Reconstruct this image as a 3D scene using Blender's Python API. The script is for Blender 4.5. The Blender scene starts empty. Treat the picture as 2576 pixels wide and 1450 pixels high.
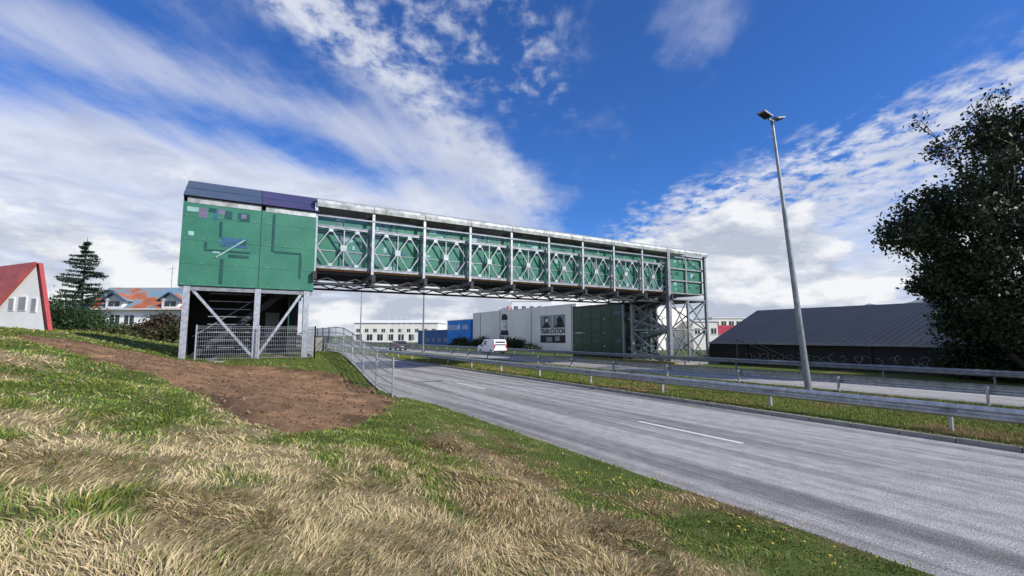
import bpy, math, random
import numpy as np
from mathutils import Vector, Matrix
random.seed(7); rng=np.random.default_rng(7)
S=bpy.context.scene
S.view_settings.view_transform='Standard'; S.view_settings.look='None'; S.view_settings.exposure=0; S.view_settings.gamma=1
YAW=math.radians(30.7); cY=math.cos(YAW); sY=math.sin(YAW)
HC=2.3
def RD(R,D,z=0.0):   # town grid that is turned 30.7 deg from the road grid
    return (R*cY+D*sY, D*cY-R*sY, z)
# ------------------------------------------------------------------ camera
cd=bpy.data.cameras.new("camera"); cam=bpy.data.objects.new("camera",cd); S.collection.objects.link(cam)
cd.sensor_width=36; cd.lens=16.35; cd.clip_start=0.05; cd.clip_end=20000
cam.location=(0,0,HC); cam.rotation_euler=(math.radians(90+5.86),0,-YAW); S.camera=cam
# ------------------------------------------------------------------ node helpers
def newmat(name):
    m=bpy.data.materials.new(name); m.use_nodes=True; nt=m.node_tree
    return m,nt,nt.nodes["Principled BSDF"]
def L(nt,a,b): nt.links.new(a,b)
def noise(nt,scale,detail=4,rough=.55,vec=None,dist=0.):
    n=nt.nodes.new("ShaderNodeTexNoise"); n.inputs["Scale"].default_value=scale
    n.inputs["Detail"].default_value=detail; n.inputs["Roughness"].default_value=rough; n.inputs["Distortion"].default_value=dist
    if vec is not None: L(nt,vec,n.inputs["Vector"])
    return n
def ramp(nt,fac,stops):
    r=nt.nodes.new("ShaderNodeValToRGB"); e=r.color_ramp.elements
    while len(e)<len(stops): e.new(.5)
    for i,(p,c) in enumerate(stops):
        e[i].position=p; e[i].color=(c[0],c[1],c[2],1)
    L(nt,fac,r.inputs[0]); return r
def objco(nt,scale=(1,1,1),rot=(0,0,0)):
    t=nt.nodes.new("ShaderNodeTexCoord"); m=nt.nodes.new("ShaderNodeMapping")
    m.inputs["Scale"].default_value=scale; m.inputs["Rotation"].default_value=rot
    L(nt,t.outputs["Object"],m.inputs["Vector"]); return m.outputs[0]
def bump(nt,b,h,strength=.3,dist=.02):
    n=nt.nodes.new("ShaderNodeBump"); n.inputs["Strength"].default_value=strength; n.inputs["Distance"].default_value=dist
    L(nt,h,n.inputs["Height"]); L(nt,n.outputs[0],b.inputs["Normal"])
def mat(name,col,rough=.7,metal=0.,var=.18,scale=3.,bmp=0.,vecscale=(1,1,1),alpha=None):
    m,nt,b=newmat(name); n=noise(nt,scale,4,.6,objco(nt,vecscale))
    lo=[c*(1-var) for c in col]; hi=[min(1,c*(1+var)) for c in col]
    r=ramp(nt,n.outputs[0],[(.3,lo),(.7,hi)]); L(nt,r.outputs[0],b.inputs["Base Color"])
    b.inputs["Roughness"].default_value=rough; b.inputs["Metallic"].default_value=metal
    if bmp: 
        n2=noise(nt,scale*8,4,.6,objco(nt,vecscale)); bump(nt,b,n2.outputs[0],bmp,.01)
    return m
M={}
M['galv']=mat("galvanised_steel",(.44,.46,.49),.42,.55,.28,6)
M['truss']=mat("galvanised_truss_steel",(.30,.32,.34),.45,.45,.35,4)
M['galvd']=mat("weathered_steel",(.25,.27,.29),.5,.5,.3,5)
M['dark']=mat("dark_steel",(.03,.032,.036),.55,.3,.3,4)
M['canopy']=mat("canopy_zinc",(.42,.44,.42),.45,.35,.45,2.5)
M['conc']=mat("concrete",(.28,.27,.25),.85,0,.25,2.5,.3)
M['white']=mat("white_render",(.80,.80,.78),.8,0,.08,.6)
M['cream']=mat("cream_render",(.84,.81,.73),.85,0,.10,.25)
M['winglass']=mat("window_glass",(.03,.04,.05),.12,0,.3,1)
M['black']=mat("black_paint",(.015,.015,.017),.7,0,.2,2)
M['grey']=mat("grey_paint",(.28,.29,.30),.7,0,.15,2)
M['bluew']=mat("blue_wall",(.01,.22,.68),.7,0,.15,.5)
M['navy']=mat("navy_wall",(.02,.10,.30),.7,0,.2,.5)
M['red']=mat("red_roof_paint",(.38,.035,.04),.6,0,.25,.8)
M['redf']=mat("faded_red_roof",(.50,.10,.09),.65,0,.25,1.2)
M['yellow']=mat("yellow_paint",(.65,.42,.03),.6,0,.15,2)
M['moss']=mat("mossy_kerb",(.22,.20,.05),.9,0,.4,2)
M['bark']=mat("bark",(.05,.042,.035),.9,0,.3,6,.4)
M['purple']=mat("purple_panel",(.055,.048,.135),.4,.15,.12,1.5)
M['slate']=mat("slate_panel",(.055,.085,.14),.4,.15,.12,1.5)
M['vwhite']=mat("car_paint_white",(.8,.8,.8),.25,0,.03,2)
M['vdark']=mat("car_paint_dark",(.05,.055,.065),.25,.3,.05,2)
M['tyre']=mat("tyre_rubber",(.02,.02,.02),.85,0,.2,5)
M['tail']=mat("tail_lamp_red",(.5,.02,.02),.3,0,.05,5)
M['paint']=mat("road_paint",(.74,.74,.72),.7,0,.25,14)
M['orange']=mat("orange_strip",(.45,.20,.04),.6,0,.1,2)
def green_panel(name,c1,c2,r_=.35):
    m,nt,b=newmat(name); n=noise(nt,.9,5,.6,objco(nt)); v=nt.nodes.new("ShaderNodeTexVoronoi"); v.inputs["Scale"].default_value=26
    L(nt,objco(nt),v.inputs["Vector"])
    r=ramp(nt,n.outputs[0],[(.3,c1),(.7,c2)])
    mx=nt.nodes.new("ShaderNodeMixRGB"); mx.blend_type='MULTIPLY'; mx.inputs[0].default_value=.3
    L(nt,r.outputs[0],mx.inputs[1]); L(nt,v.outputs["Distance"],mx.inputs[2]); L(nt,mx.outputs[0],b.inputs["Base Color"])
    b.inputs["Roughness"].default_value=r_; b.inputs["Metallic"].default_value=.1
    return m
M['green']=green_panel("green_mesh_panel",(.038,.185,.115),(.062,.25,.160))
M['greenl']=green_panel("pale_green_mesh_panel",(.075,.22,.165),(.12,.30,.235),.2)
M['greend']=green_panel("green_mesh_panel_shaded",(.008,.045,.026),(.014,.07,.042))  # same green cladding, with the shade on tower and rear faces put into the colour
M['ppink']=mat("patch_pink",(.16,.14,.21),.3,0,.3,3); M['pblue']=mat("patch_blue",(.035,.11,.19),.3,0,.3,3)
M['pdark']=mat("patch_dark_green",(.016,.075,.065),.3,0,.3,3); M['plight']=mat("patch_light",(.26,.42,.42),.3,0,.3,3)
def asphalt():
    m,nt,b=newmat("asphalt"); c=objco(nt)
    fine=noise(nt,48,3,.75,c); mid=noise(nt,5,5,.65,objco(nt,(1,.5,1))); streak=noise(nt,1.0,5,.6,objco(nt,(1.5,.045,1)),.3)
    r=ramp(nt,fine.outputs[0],[(.28,(.11,.107,.10)),(.5,(.34,.33,.315)),(.72,(.80,.78,.75))])
    r2=ramp(nt,streak.outputs[0],[(.36,(.48,.48,.49)),(.56,(1.05,1.05,1.05))]); r3=ramp(nt,mid.outputs[0],[(.3,(.75,.75,.75)),(.7,(1.18,1.18,1.18))])
    m1=nt.nodes.new("ShaderNodeMixRGB"); m1.blend_type='MULTIPLY'; m1.inputs[0].default_value=1
    L(nt,r.outputs[0],m1.inputs[1]); L(nt,r2.outputs[0],m1.inputs[2])
    m2=nt.nodes.new("ShaderNodeMixRGB"); m2.blend_type='MULTIPLY'; m2.inputs[0].default_value=1
    L(nt,m1.outputs[0],m2.inputs[1]); L(nt,r3.outputs[0],m2.inputs[2]); L(nt,m2.outputs[0],b.inputs["Base Color"])
    b.inputs["Roughness"].default_value=.95; b.inputs["Specular IOR Level"].default_value=.15; bump(nt,b,fine.outputs[0],.6,.012); return m
M['asphalt']=asphalt()
def attrmat(name,rough=.8,trans=False,bmp=True):
    m,nt,b=newmat(name); a=nt.nodes.new("ShaderNodeAttribute"); a.attribute_name="Col"
    if bmp:
        n=noise(nt,24,5,.7,objco(nt)); r=ramp(nt,n.outputs[0],[(.25,(.45,.45,.45)),(.75,(1.4,1.4,1.4))])
        mx=nt.nodes.new("ShaderNodeMixRGB"); mx.blend_type='MULTIPLY'; mx.inputs[0].default_value=1
        L(nt,a.outputs["Color"],mx.inputs[1]); L(nt,r.outputs[0],mx.inputs[2]); out=mx.outputs[0]
    else: out=a.outputs["Color"]
    L(nt,out,b.inputs["Base Color"])
    b.inputs["Roughness"].default_value=rough; b.inputs["Specular IOR Level"].default_value=.25
    if bmp: bump(nt,b,n.outputs[0],.8,.06)
    return m
M['ground']=attrmat("ground_turf_and_soil",.95); M['blade']=attrmat("grass_blades",.7,False,False); M['leaf']=attrmat("leaves",.5,False,False); M['hill']=attrmat("hill_slopes",.95,False,False)
def corrugated(name,c,scale=9,axis=1):
    m,nt,b=newmat(name); n=noise(nt,.5,5,.6,objco(nt)); r=ramp(nt,n.outputs[0],[(.3,[k*.8 for k in c]),(.7,[k*1.2 for k in c])])
    w=nt.nodes.new("ShaderNodeTexWave"); w.bands_direction='Y' if axis else 'X'; w.inputs["Scale"].default_value=scale; L(nt,objco(nt),w.inputs["Vector"])
    mx=nt.nodes.new("ShaderNodeMixRGB"); mx.blend_type='MULTIPLY'; mx.inputs[0].default_value=.35
    L(nt,r.outputs[0],mx.inputs[1]); L(nt,w.outputs[0],mx.inputs[2]); L(nt,mx.outputs[0],b.inputs["Base Color"])
    b.inputs["Roughness"].default_value=.65; bump(nt,b,w.outputs[0],.6,.05); return m
M['roofd']=corrugated("dark_corrugated_roof",(.026,.029,.038),.7)
def rustroof():
    m,nt,b=newmat("rusty_blue_roof"); n=noise(nt,.30,6,.62,objco(nt,(1,1,.6))); 
    r=ramp(nt,n.outputs[0],[(.42,(.15,.26,.34)),(.49,(.24,.26,.27)),(.52,(.40,.13,.06)),(.62,(.32,.09,.045))]); L(nt,r.outputs[0],b.inputs["Base Color"])
    b.inputs["Roughness"].default_value=.7; return m
M['rust']=rustroof()
# ------------------------------------------------------------------ mesh builder
def empty(name,parent=None,loc=(0,0,0),rot=(0,0,0)):
    o=bpy.data.objects.new(name,None); S.collection.objects.link(o); o.location=loc; o.rotation_euler=rot
    if parent: o.parent=parent
    return o
class MB:
    def __init__(s): s.v=[]; s.f=[]; s.m=[]; s.mats=[]
    def mi(s,k):
        if k not in s.mats: s.mats.append(k)
        return s.mats.index(k)
    def add(s,vs,fs,k):
        o=len(s.v); s.v+= [tuple(p) for p in vs]; i=s.mi(k)
        for f in fs: s.f.append([a+o for a in f]); s.m.append(i)
    def box(s,a,b,k):
        x0,y0,z0=[min(a[i],b[i]) for i in range(3)]; x1,y1,z1=[max(a[i],b[i]) for i in range(3)]
        s.add([(x0,y0,z0),(x1,y0,z0),(x1,y1,z0),(x0,y1,z0),(x0,y0,z1),(x1,y0,z1),(x1,y1,z1),(x0,y1,z1)],
              [(0,3,2,1),(4,5,6,7),(0,1,5,4),(1,2,6,5),(2,3,7,6),(3,0,4,7)],k)
    def beam(s,p,q,w,h,k,up=(0,0,1)):
        p=Vector(p);q=Vector(q);d=(q-p).normalized();u=Vector(up)
        if abs(d.dot(u))>.98: u=Vector((0,1,0))
        r=d.cross(u).normalized();u=r.cross(d).normalized()
        vs=[]
        for c in (p,q):
            for a,b in((-1,-1),(1,-1),(1,1),(-1,1)): vs.append(c+r*a*w/2+u*b*h/2)
        s.add(vs,[(0,3,2,1),(4,5,6,7),(0,1,5,4),(1,2,6,5),(2,3,7,6),(3,0,4,7)],k)
    def cyl(s,p,q,r0,r1,k,n=8):
        p=Vector(p);q=Vector(q);d=(q-p).normalized();u=Vector((0,0,1)) if abs(d.z)<.95 else Vector((1,0,0))
        a=d.cross(u).normalized();b=d.cross(a)
        vs=[p+(a*math.cos(t)+b*math.sin(t))*r0 for t in [2*math.pi*i/n for i in range(n)]]+[q+(a*math.cos(t)+b*math.sin(t))*r1 for t in [2*math.pi*i/n for i in range(n)]]
        s.add(vs,[(i,(i+1)%n,n+(i+1)%n,n+i) for i in range(n)]+[tuple(range(n))[::-1],tuple(range(n,2*n))],k)
    def prism(s,poly,axis,a,b,k):
        n=len(poly); vs=[]
        for t in (a,b):
            for (p,q) in poly: vs.append((t,p,q) if axis=='x' else (p,t,q) if axis=='y' else (p,q,t))
        s.add(vs,[tuple(range(n))[::-1],tuple(range(n,2*n))]+[(i,(i+1)%n,n+(i+1)%n,n+i) for i in range(n)],k)
    def build(s,name,parent=None,smooth=False,bevel=0):
        me=bpy.data.meshes.new(name); me.from_pydata(s.v,[],s.f)
        for k in s.mats: me.materials.append(M[k])
        me.polygons.foreach_set("material_index",s.m)
        import bmesh
        bm=bmesh.new(); bm.from_mesh(me); bmesh.ops.recalc_face_normals(bm,faces=bm.faces[:]); bm.to_mesh(me); bm.free()
        if smooth: me.polygons.foreach_set("use_smooth",[True]*len(me.polygons))
        o=bpy.data.objects.new(name,me); S.collection.objects.link(o)
        if parent: o.parent=parent
        if bevel:
            bv=o.modifiers.new("bevel",'BEVEL'); bv.width=bevel; bv.segments=2; bv.limit_method='ANGLE'
        return o
def npmesh(name,v,quads,matk,col=None,parent=None,tris=None,smooth=False):
    me=bpy.data.meshes.new(name); nv=len(v); me.vertices.add(nv); me.vertices.foreach_set("co",np.asarray(v,dtype=np.float32).ravel())
    nq=0 if quads is None else len(quads); ntr=0 if tris is None else len(tris)
    idx=np.concatenate([np.asarray(quads,dtype=np.int32).ravel() if nq else np.zeros(0,np.int32), np.asarray(tris,dtype=np.int32).ravel() if ntr else np.zeros(0,np.int32)])
    me.loops.add(len(idx)); me.loops.foreach_set("vertex_index",idx)
    me.polygons.add(nq+ntr)
    st=np.concatenate([np.arange(nq)*4, nq*4+np.arange(ntr)*3]).astype(np.int32)
    me.polygons.foreach_set("loop_start",st)
    me.update(calc_edges=True); me.validate()
    if smooth: me.polygons.foreach_set("use_smooth",[True]*(nq+ntr))
    if col is not None:
        a=me.color_attributes.new("Col",'FLOAT_COLOR','POINT'); c=np.ones((nv,4),np.float32); c[:,:3]=col; a.data.foreach_set("color",c.ravel())
    me.materials.append(M[matk])
    o=bpy.data.objects.new(name,me); S.collection.objects.link(o)
    if parent: o.parent=parent
    return o
def text(s,loc,size,matk,parent,rot,name="lettering",sx=1.0,align='CENTER',bold=0.):
    c=bpy.data.curves.new(name,'FONT'); c.body=s; c.size=size; c.align_x=align; c.align_y='CENTER'; c.extrude=.01; c.offset=bold
    o=bpy.data.objects.new(name,c); S.collection.objects.link(o)
    bpy.context.view_layer.update()
    me=bpy.data.meshes.new_from_object(o); bpy.data.objects.remove(o)
    me.materials.clear(); me.materials.append(M[matk])
    o=bpy.data.objects.new(name,me); S.collection.objects.link(o); o.parent=parent
    o.matrix_local=Matrix.Translation(loc)@rot@Matrix.Diagonal((sx,1,1,1)); return o
FACE_NEGX=Matrix(((0,0,-1,0),(-1,0,0,0),(0,1,0,0),(0,0,0,1)))
# ------------------------------------------------------------------ numpy noise
def _h(i,j,s):
    n=(i.astype(np.int64)*374761393+j.astype(np.int64)*668265263+s*1442695041)&0x7fffffff
    n=((n^(n>>13))*1274126177)&0x7fffffff
    return ((n^(n>>16))&0xffff)/65535.
def vn(x,y,s=0):
    xi=np.floor(x);yi=np.floor(y);fx=x-xi;fy=y-yi;fx=fx*fx*(3-2*fx);fy=fy*fy*(3-2*fy)
    a=_h(xi,yi,s);b=_h(xi+1,yi,s);c=_h(xi,yi+1,s);d=_h(xi+1,yi+1,s)
    return (a*(1-fx)+b*fx)*(1-fy)+(c*(1-fx)+d*fx)*fy
def fbm(x,y,s=0,o=4):
    r=0;a=.5;t=0
    for k in range(o): r=r+a*vn(x,y,s+k);t+=a;a*=.5;x=x*2.03+7;y=y*2.03+3
    return r/t
def ss(x,a,b):
    t=np.clip((x-a)/(b-a),0,1); return t*t*(3-2*t)
DIRT=np.array([(-8.2,28.2),(-5,27.2),(-1.9,25.1),(1.5,24.3),(3.7,22.6),(4.95,20),(4.9,16.0),(3.8,12.9),(2.3,10.1),(.9,8.5),(.1,9.6),(-.6,12.6),(-2.6,16.7),(-4.8,20.8),(-7.2,24.6)])
def polydist(x,y,P=DIRT):
    x=np.asarray(x,float);y=np.asarray(y,float); d=np.full(x.shape,1e9); ins=np.zeros(x.shape,bool); n=len(P)
    for i in range(n):
        ax,ay=P[i];bx,by=P[(i+1)%n]
        t=np.clip(((x-ax)*(bx-ax)+(y-ay)*(by-ay))/((bx-ax)**2+(by-ay)**2),0,1)
        d=np.minimum(d,np.hypot(x-ax-t*(bx-ax),y-ay-t*(by-ay)))
        c=((ay>y)!=(by>y))&(x<(bx-ax)*(y-ay)/((by-ay) if by!=ay else 1e-9)+ax); ins^=c
    return np.where(ins,d,-d)
def dirtmask(x,y): return ss(polydist(x,y)+(fbm(x*1.3,y*1.3,5)-.5)*1.3,-.12,.12)
def bank(y): return 1.35*ss(y,16.8,28.5)
def H(x,y,detail=True):
    x=np.asarray(x,float);y=np.asarray(y,float)
    s=np.clip(6-x,0,60); b=.125*s+.004*s*s
    b=np.where(b>2.0,2.0+.85*(1-np.exp(-(b-2)/.85)),b)
    k=bank(y)*ss(x,-6,1.0); b=np.where(b>k,b,b*0+k) 
    b=np.where((x>5.14)&(y>16.8),np.minimum(b,0.),b)
    far=ss(y,90,140); b=b*(1-far)
    b=np.where(x>5.98,-.05,b)
    if detail:
        near=ss(-x,-5.9,-5.0)*(1-ss(np.hypot(x,y),60,90))
        dm=dirtmask(x,y)
        b=b+near*((fbm(x*.5,y*.5,11)-.5)*.22+(fbm(x*2.2,y*2.2,13)-.5)*.09)
        b=b+near*dm*((fbm(x*4.5,y*4.5,17,4)-.5)*.17-.04)
    return b
def turf(x,y):
    n1=fbm(x*.5+3,y*.25,21); n2=fbm(x*1.5,y*.9,31); n3=fbm(x*5,y*5,41,3); n4=fbm(x*3.0,y*.7+5,44,3)
    d=polydist(x,y)
    st=.37+(n1-.5)*1.8+(n2-.5)*1.5+(n4-.5)*.9
    st=st+.26*(1-ss(np.hypot(x+.8,(y-3.5)*.8),1.2,5.0))
    st=st+.20*np.exp(-((x-2.4)/.7)**2)*(1-ss(y,6,8.5))
    st=st-.34*ss(x,3.4,4.4)-.42*np.exp(-((d+.7)/1.0)**2)
    st=st+.20*ss(-x,2,5)*(1-ss(y,20,26))-.6*ss(y,24,28)
    st=ss(st+(n3-.5)*.5,.18,.85)
    g=np.stack([.115+.07*n2,.165+.07*n2,.028+.012*n2],-1); w=np.stack([.44+.10*n3,.35+.08*n3,.18+.05*n3],-1)
    br=ss(fbm(x*.9+9,y*.5,77),.45,.62)*ss(x,1.0,2.6)
    w=w*(1-br[...,None])+br[...,None]*np.array([.25,.175,.075])
    return g*(1-st[...,None])+w*st[...,None],st
# ------------------------------------------------------------------ ground
def axis(lo,hi,a,b,step,g=1.22):
    c=list(np.arange(a,b+1e-6,step)); s=step; x=c[-1]
    while x<hi: s*=g; x+=s; c.append(x)
    s=step; x=c[0]; pre=[]
    while x>lo: s*=g; x-=s; pre.append(x)
    return np.array(pre[::-1]+c)
xs=axis(-5000,7000,-10,6.1,.10); ys=axis(-3000,9000,0,31,.11)
X,Y=np.meshgrid(xs,ys); Z=H(X,Y); nx,ny=len(xs),len(ys)
col,_=turf(X,Y); col=col*.62
far=ss(np.hypot(X,Y),35,80)[...,None]; col=col*(1-far)+far*np.array([.06,.095,.025])
dm=dirtmask(X,Y)[...,None]; dn=fbm(X*3,Y*3,91)[...,None]; dn2=fbm(X*.8,Y*.8,95)[...,None]; dn3=fbm(X*7,Y*7,97)[...,None]
dc=np.array([.265,.155,.085])*(.25+1.0*dn+.5*dn3)*(.55+.9*dn2)
wet=ss(-polydist(X,Y),-1.1,.0)[...,None]*ss(fbm(X*.9,Y*.9,99),.4,.6)[...,None]
dc=dc*(1-.55*wet)
col=col*(1-dm)+dc*dm
idx=np.arange(nx*ny).reshape(ny,nx); q=np.stack([idx[:-1,:-1],idx[:-1,1:],idx[1:,1:],idx[1:,:-1]],-1).reshape(-1,4)
npmesh("ground",np.stack([X,Y,Z],-1).reshape(-1,3),q,'ground',col.reshape(-1,3),smooth=True)
# ------------------------------------------------------------------ grass blades
def blades(name,x,y,ln,wd,lean,colr,zf,ld=None):
    n=len(x); z=zf(x,y); th=rng.uniform(0,2*np.pi,n)
    if ld is None: ld=rng.normal(0.6,1.3,n)
    ux,uy=np.cos(th),np.sin(th); lx,ly=np.cos(ld)*lean,np.sin(ld)*lean; up=np.sqrt(np.clip(1-lean**2,.03,1))
    P=np.stack([x,y,z-.01],-1); U=np.stack([ux,uy,np.zeros(n)],-1)*(wd/2)[:,None]
    m=P+np.stack([lx*.35*ln,ly*.35*ln,up*ln*.6],-1); t=P+np.stack([lx*ln,ly*ln,up*ln*.95],-1)
    v=np.stack([P-U,P+U,m+U*.8,m-U*.8,t],1).reshape(-1,3)
    b=np.arange(n)*5; qd=np.stack([b,b+1,b+2,b+3],-1); tr=np.stack([b+3,b+2,b+4],-1)
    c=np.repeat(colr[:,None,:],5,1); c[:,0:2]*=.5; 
    return npmesh(name,v,qd,'blade',c.reshape(-1,3),tris=tr)
N=360000
d=np.exp(rng.uniform(math.log(1.6),math.log(48),N)); az=np.radians(rng.uniform(-38,95,N)); x=d*np.sin(az); y=d*np.cos(az)
edge=5.98+(fbm(y*2.5,y*0+1,3)-.5)*.5
ok=(x<edge)&(dirtmask(x,y)<rng.uniform(.1,.975,N)**.5)&~((x>5.0)&(y>16.9))&~((x>-2.4)&(x<3.6)&(y>25.9)&(y<31))
x,y,d=x[ok],y[ok],d[ok]; n=len(x)
c,st=turf(x,y); isst=rng.uniform(0,1,n)<st*.78+.10
g=np.stack([rng.uniform(.10,.25,n),rng.uniform(.165,.29,n),rng.uniform(.02,.055,n)],-1)
k=rng.uniform(.45,1.3,n)[:,None]; w=np.array([.62,.49,.27])*k; brn=(rng.uniform(0,1,n)<ss(x,1.0,2.8)*.6)[:,None]; w=np.where(brn,w*np.array([.55,.46,.36]),w)
colb=np.where(isst[:,None],w*.85+c*.15,g*.8+c*.2)
clump=fbm(x*3.5,y*3.5,55,3)
ln=np.where(isst,rng.uniform(.06,.17,n),rng.uniform(.04,.10,n))*(.20+1.1*clump)*(1+.02*d)*np.where(x>3.5,.6,1)
wd=(.0026+.0015*d)*rng.uniform(.6,1.3,n); lean=np.where(isst,rng.uniform(.7,.99,n),rng.uniform(.25,.88,n))
ld=fbm(x*.9,y*.9,58,3)*14+rng.normal(0,.7,n)
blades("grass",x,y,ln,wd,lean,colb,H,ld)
# ------------------------------------------------------------------ roads
def sheet(name,x0,x1,y0,y1,z,k,parent=None):
    b=MB(); b.add([(x0,y0,z),(x1,y0,z),(x1,y1,z),(x0,y1,z)],[(0,1,2,3)],k); return b.build(name,parent)
sheet("road",5.8,13.5,-60,1500,0.0,'asphalt'); sheet("road",21.2,29.2,-60,1500,0.0,'asphalt')
b=MB()
for i in range(-3,20):
    y0=6.3+12*i
    for xx in (9.45,25.2): b.add([(xx,y0,.004),(xx+.11,y0,.004),(xx+.11,y0+3,.004),(xx,y0+3,.004)],[(0,1,2,3)],'paint')
b.build("lane_markings")
b=MB()
for (a,c) in ((13.5,13.62),(21.08,21.2),(29.2,29.34)):
    for y in np.arange(-12,120,1.0): b.box((a+random.uniform(-.008,.008),y,-.1),(c,y+.985,.11+random.uniform(-.008,.008)),'conc')
    b.box((a,120,-.1),(c,400,.11),'conc')
b.build("kerb",bevel=.015)
mx=np.arange(13.62,21.09,.15); my=np.concatenate([np.arange(-8,40,.15),np.arange(40,400,2.)])
X,Y=np.meshgrid(mx,my); Z=.09+(fbm(X*1.5,Y*1.5,61)-.5)*.06+.06*np.sin((X-13.62)/7.47*np.pi)
cm=np.stack([.10+.08*fbm(X*1.2,Y*.6,62),.14+.05*fbm(X,Y,63),.025+0*X],-1); sm=ss(fbm(X*1.2,Y*.5,64),.52,.7)[...,None]; cm=cm*(1-sm)+sm*np.array([.22,.15,.06])
idx=np.arange(X.size).reshape(X.shape); q=np.stack([idx[:-1,:-1],idx[:-1,1:],idx[1:,1:],idx[1:,:-1]],-1).reshape(-1,4)
npmesh("median_grass_strip",np.stack([X,Y,Z],-1).reshape(-1,3),q,'ground',cm.reshape(-1,3)*.8,smooth=True)
n=80000; x=rng.uniform(13.5,21.05,n); y=3+57*rng.uniform(0,1,n)**1.8
s2=rng.uniform(0,1,n)<ss(fbm(x*1.2,y*.5,64),.45,.75)*.7+.1
cb=np.where(s2[:,None],np.array([.36,.25,.10]),np.stack([rng.uniform(.10,.20,n),rng.uniform(.16,.26,n),rng.uniform(.015,.04,n)],-1))*rng.uniform(.7,1.2,n)[:,None]
blades("median_grass",x,y,rng.uniform(.04,.10,n),(.006+.0012*y),rng.uniform(.1,.8,n),cb,lambda x,y:.09+(fbm(x*1.5,y*1.5,61)-.5)*.06+.06*np.sin((x-13.62)/7.47*np.pi))
b=MB()
for i in range(34):
    t=random.random(); yy=1.4+t*4.5; xx=random.uniform(4.4,5.95)-.1
    zz=float(H(xx,yy))+random.uniform(.06,.12); r=random.uniform(.014,.022)
    b.cyl((xx,yy,zz),(xx+.004,yy,zz+.01),r,r*.8,'yellow',7); b.cyl((xx,yy,zz-.1),(xx,yy,zz),.002,.002,'greend',4)
b.build("dandelion_flowers")
vs=[];fs=[];cc=[]
for i in range(8000):
    xx=random.uniform(-8,5);yy=random.uniform(8.5,28)
    if polydist(np.array([xx]),np.array([yy]))[0]<.0: continue
    r=min(.09,abs(random.gauss(0,.025))+.012); zz=float(H(xx,yy)); o=len(vs)
    p=[Vector((a,b_,c_*.7)) for a,b_,c_ in((1,0,0),(-1,0,0),(0,1,0),(0,-1,0),(0,0,1),(0,0,-1))]
    for a in p: vs.append((xx+(a.x+random.uniform(-.3,.3))*r,yy+(a.y+random.uniform(-.3,.3))*r,zz+(a.z+random.uniform(-.3,.3))*r))
    kk=random.uniform(.5,1.5); cc+=[(.23*kk,.145*kk,.085*kk)]*6
    for f in((0,2,4),(2,1,4),(1,3,4),(3,0,4),(2,0,5),(1,2,5),(3,1,5),(0,3,5)): fs.append([o+j for j in f])
npmesh("soil_clods",np.array(vs),None,'ground',np.array(cc),tris=np.array(fs))
b=MB(); b.box((5.2,17.2,-.1),(5.86,80,.1),'conc'); b.box((5.86,17.2,-.1),(5.98,80,.115),'conc')
b.add([(5.2,16.2,.02),(5.98,15.0,.01),(5.98,17.2,.1),(5.2,17.2,.1)],[(0,1,2,3)],'conc'); b.build("pavement")
b=MB(); yy=np.arange(17,46,.5)
for a in yy:
    z0=float(bank(a));z1=float(bank(a+.5)); b.add([(5.08,a,-.2),(5.2,a,-.2),(5.2,a,z0+.03),(5.08,a,z0+.03),(5.08,a+.5,-.2),(5.2,a+.5,-.2),(5.2,a+.5,z1+.03),(5.08,a+.5,z1+.03)],[(0,3,7,4),(1,5,6,2),(3,2,6,7),(0,1,2,3),(4,7,6,5)],'conc')
b.build("retaining_wall")
# ------------------------------------------------------------------ fence along the bank
b=MB(); P=[(5.14,17.3+i*2.35) for i in range(12)]
for i,(px,py) in enumerate(P):
    z=float(bank(py)); b.beam((px,py,z-.1),(px,py,z+1.5),.06,.06,'truss')
    if i<len(P)-1:
        qx,qy=P[i+1]; z2=float(bank(qy))
        for h in (.12,.5,.85,1.15,1.45): b.cyl((px,py,z+h),(qx,qy,z2+h),.022 if h>1.4 else .016,.022 if h>1.4 else .016,'truss',6)
        for j in range(1,24):
            t=j/24; zz=z+(z2-z)*t; b.beam((px,py+(qy-py)*t,zz+.1),(px,py+(qy-py)*t,zz+1.45),.007,.007,'truss')
b.build("mesh_fence")
# ------------------------------------------------------------------ guard rails
def guard_rail(x,side,y0=-9,y1=150,sp=4.25,yo=4.3,k='galv'):
    e=empty("guard_rail"); b=MB(); s=side
    prof=[(0,.44),(.02,.45),(.075,.49),(.08,.53),(.02,.575),(.02,.615),(.08,.66),(.075,.70),(.02,.74),(0,.75)]
    pts=[(x+s*a,z) for a,z in prof]+[(x+s*(a-.006) ,z) for a,z in prof[::-1]]
    b.prism(pts,'y',y0,y1,k)
    b.build("rail",e)
    b=MB(); y=yo-4*sp
    while y<y1:
        b.box((x-s*.10-.05,y-.03,-.1),(x-s*.10+.05,y+.03,.70),k)
        b.box((x-s*.05,y-.05,.5),(x-.004*s,y+.05,.69),k)
        b.box((x+s*.082,y-.02,.585),(x+s*.01,y+.02,.605),'galvd'); 
        b.box((x+s*.0215,y-.16,.60-.02),(x+s*.026,y+.16,.60+.012),'galvd')
        y+=sp
    b.build("posts",e); return e
guard_rail(14.3,-1); guard_rail(20.7,1,yo=5.2); guard_rail(29.75,-1,yo=3.0,k='galvd')
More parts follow.
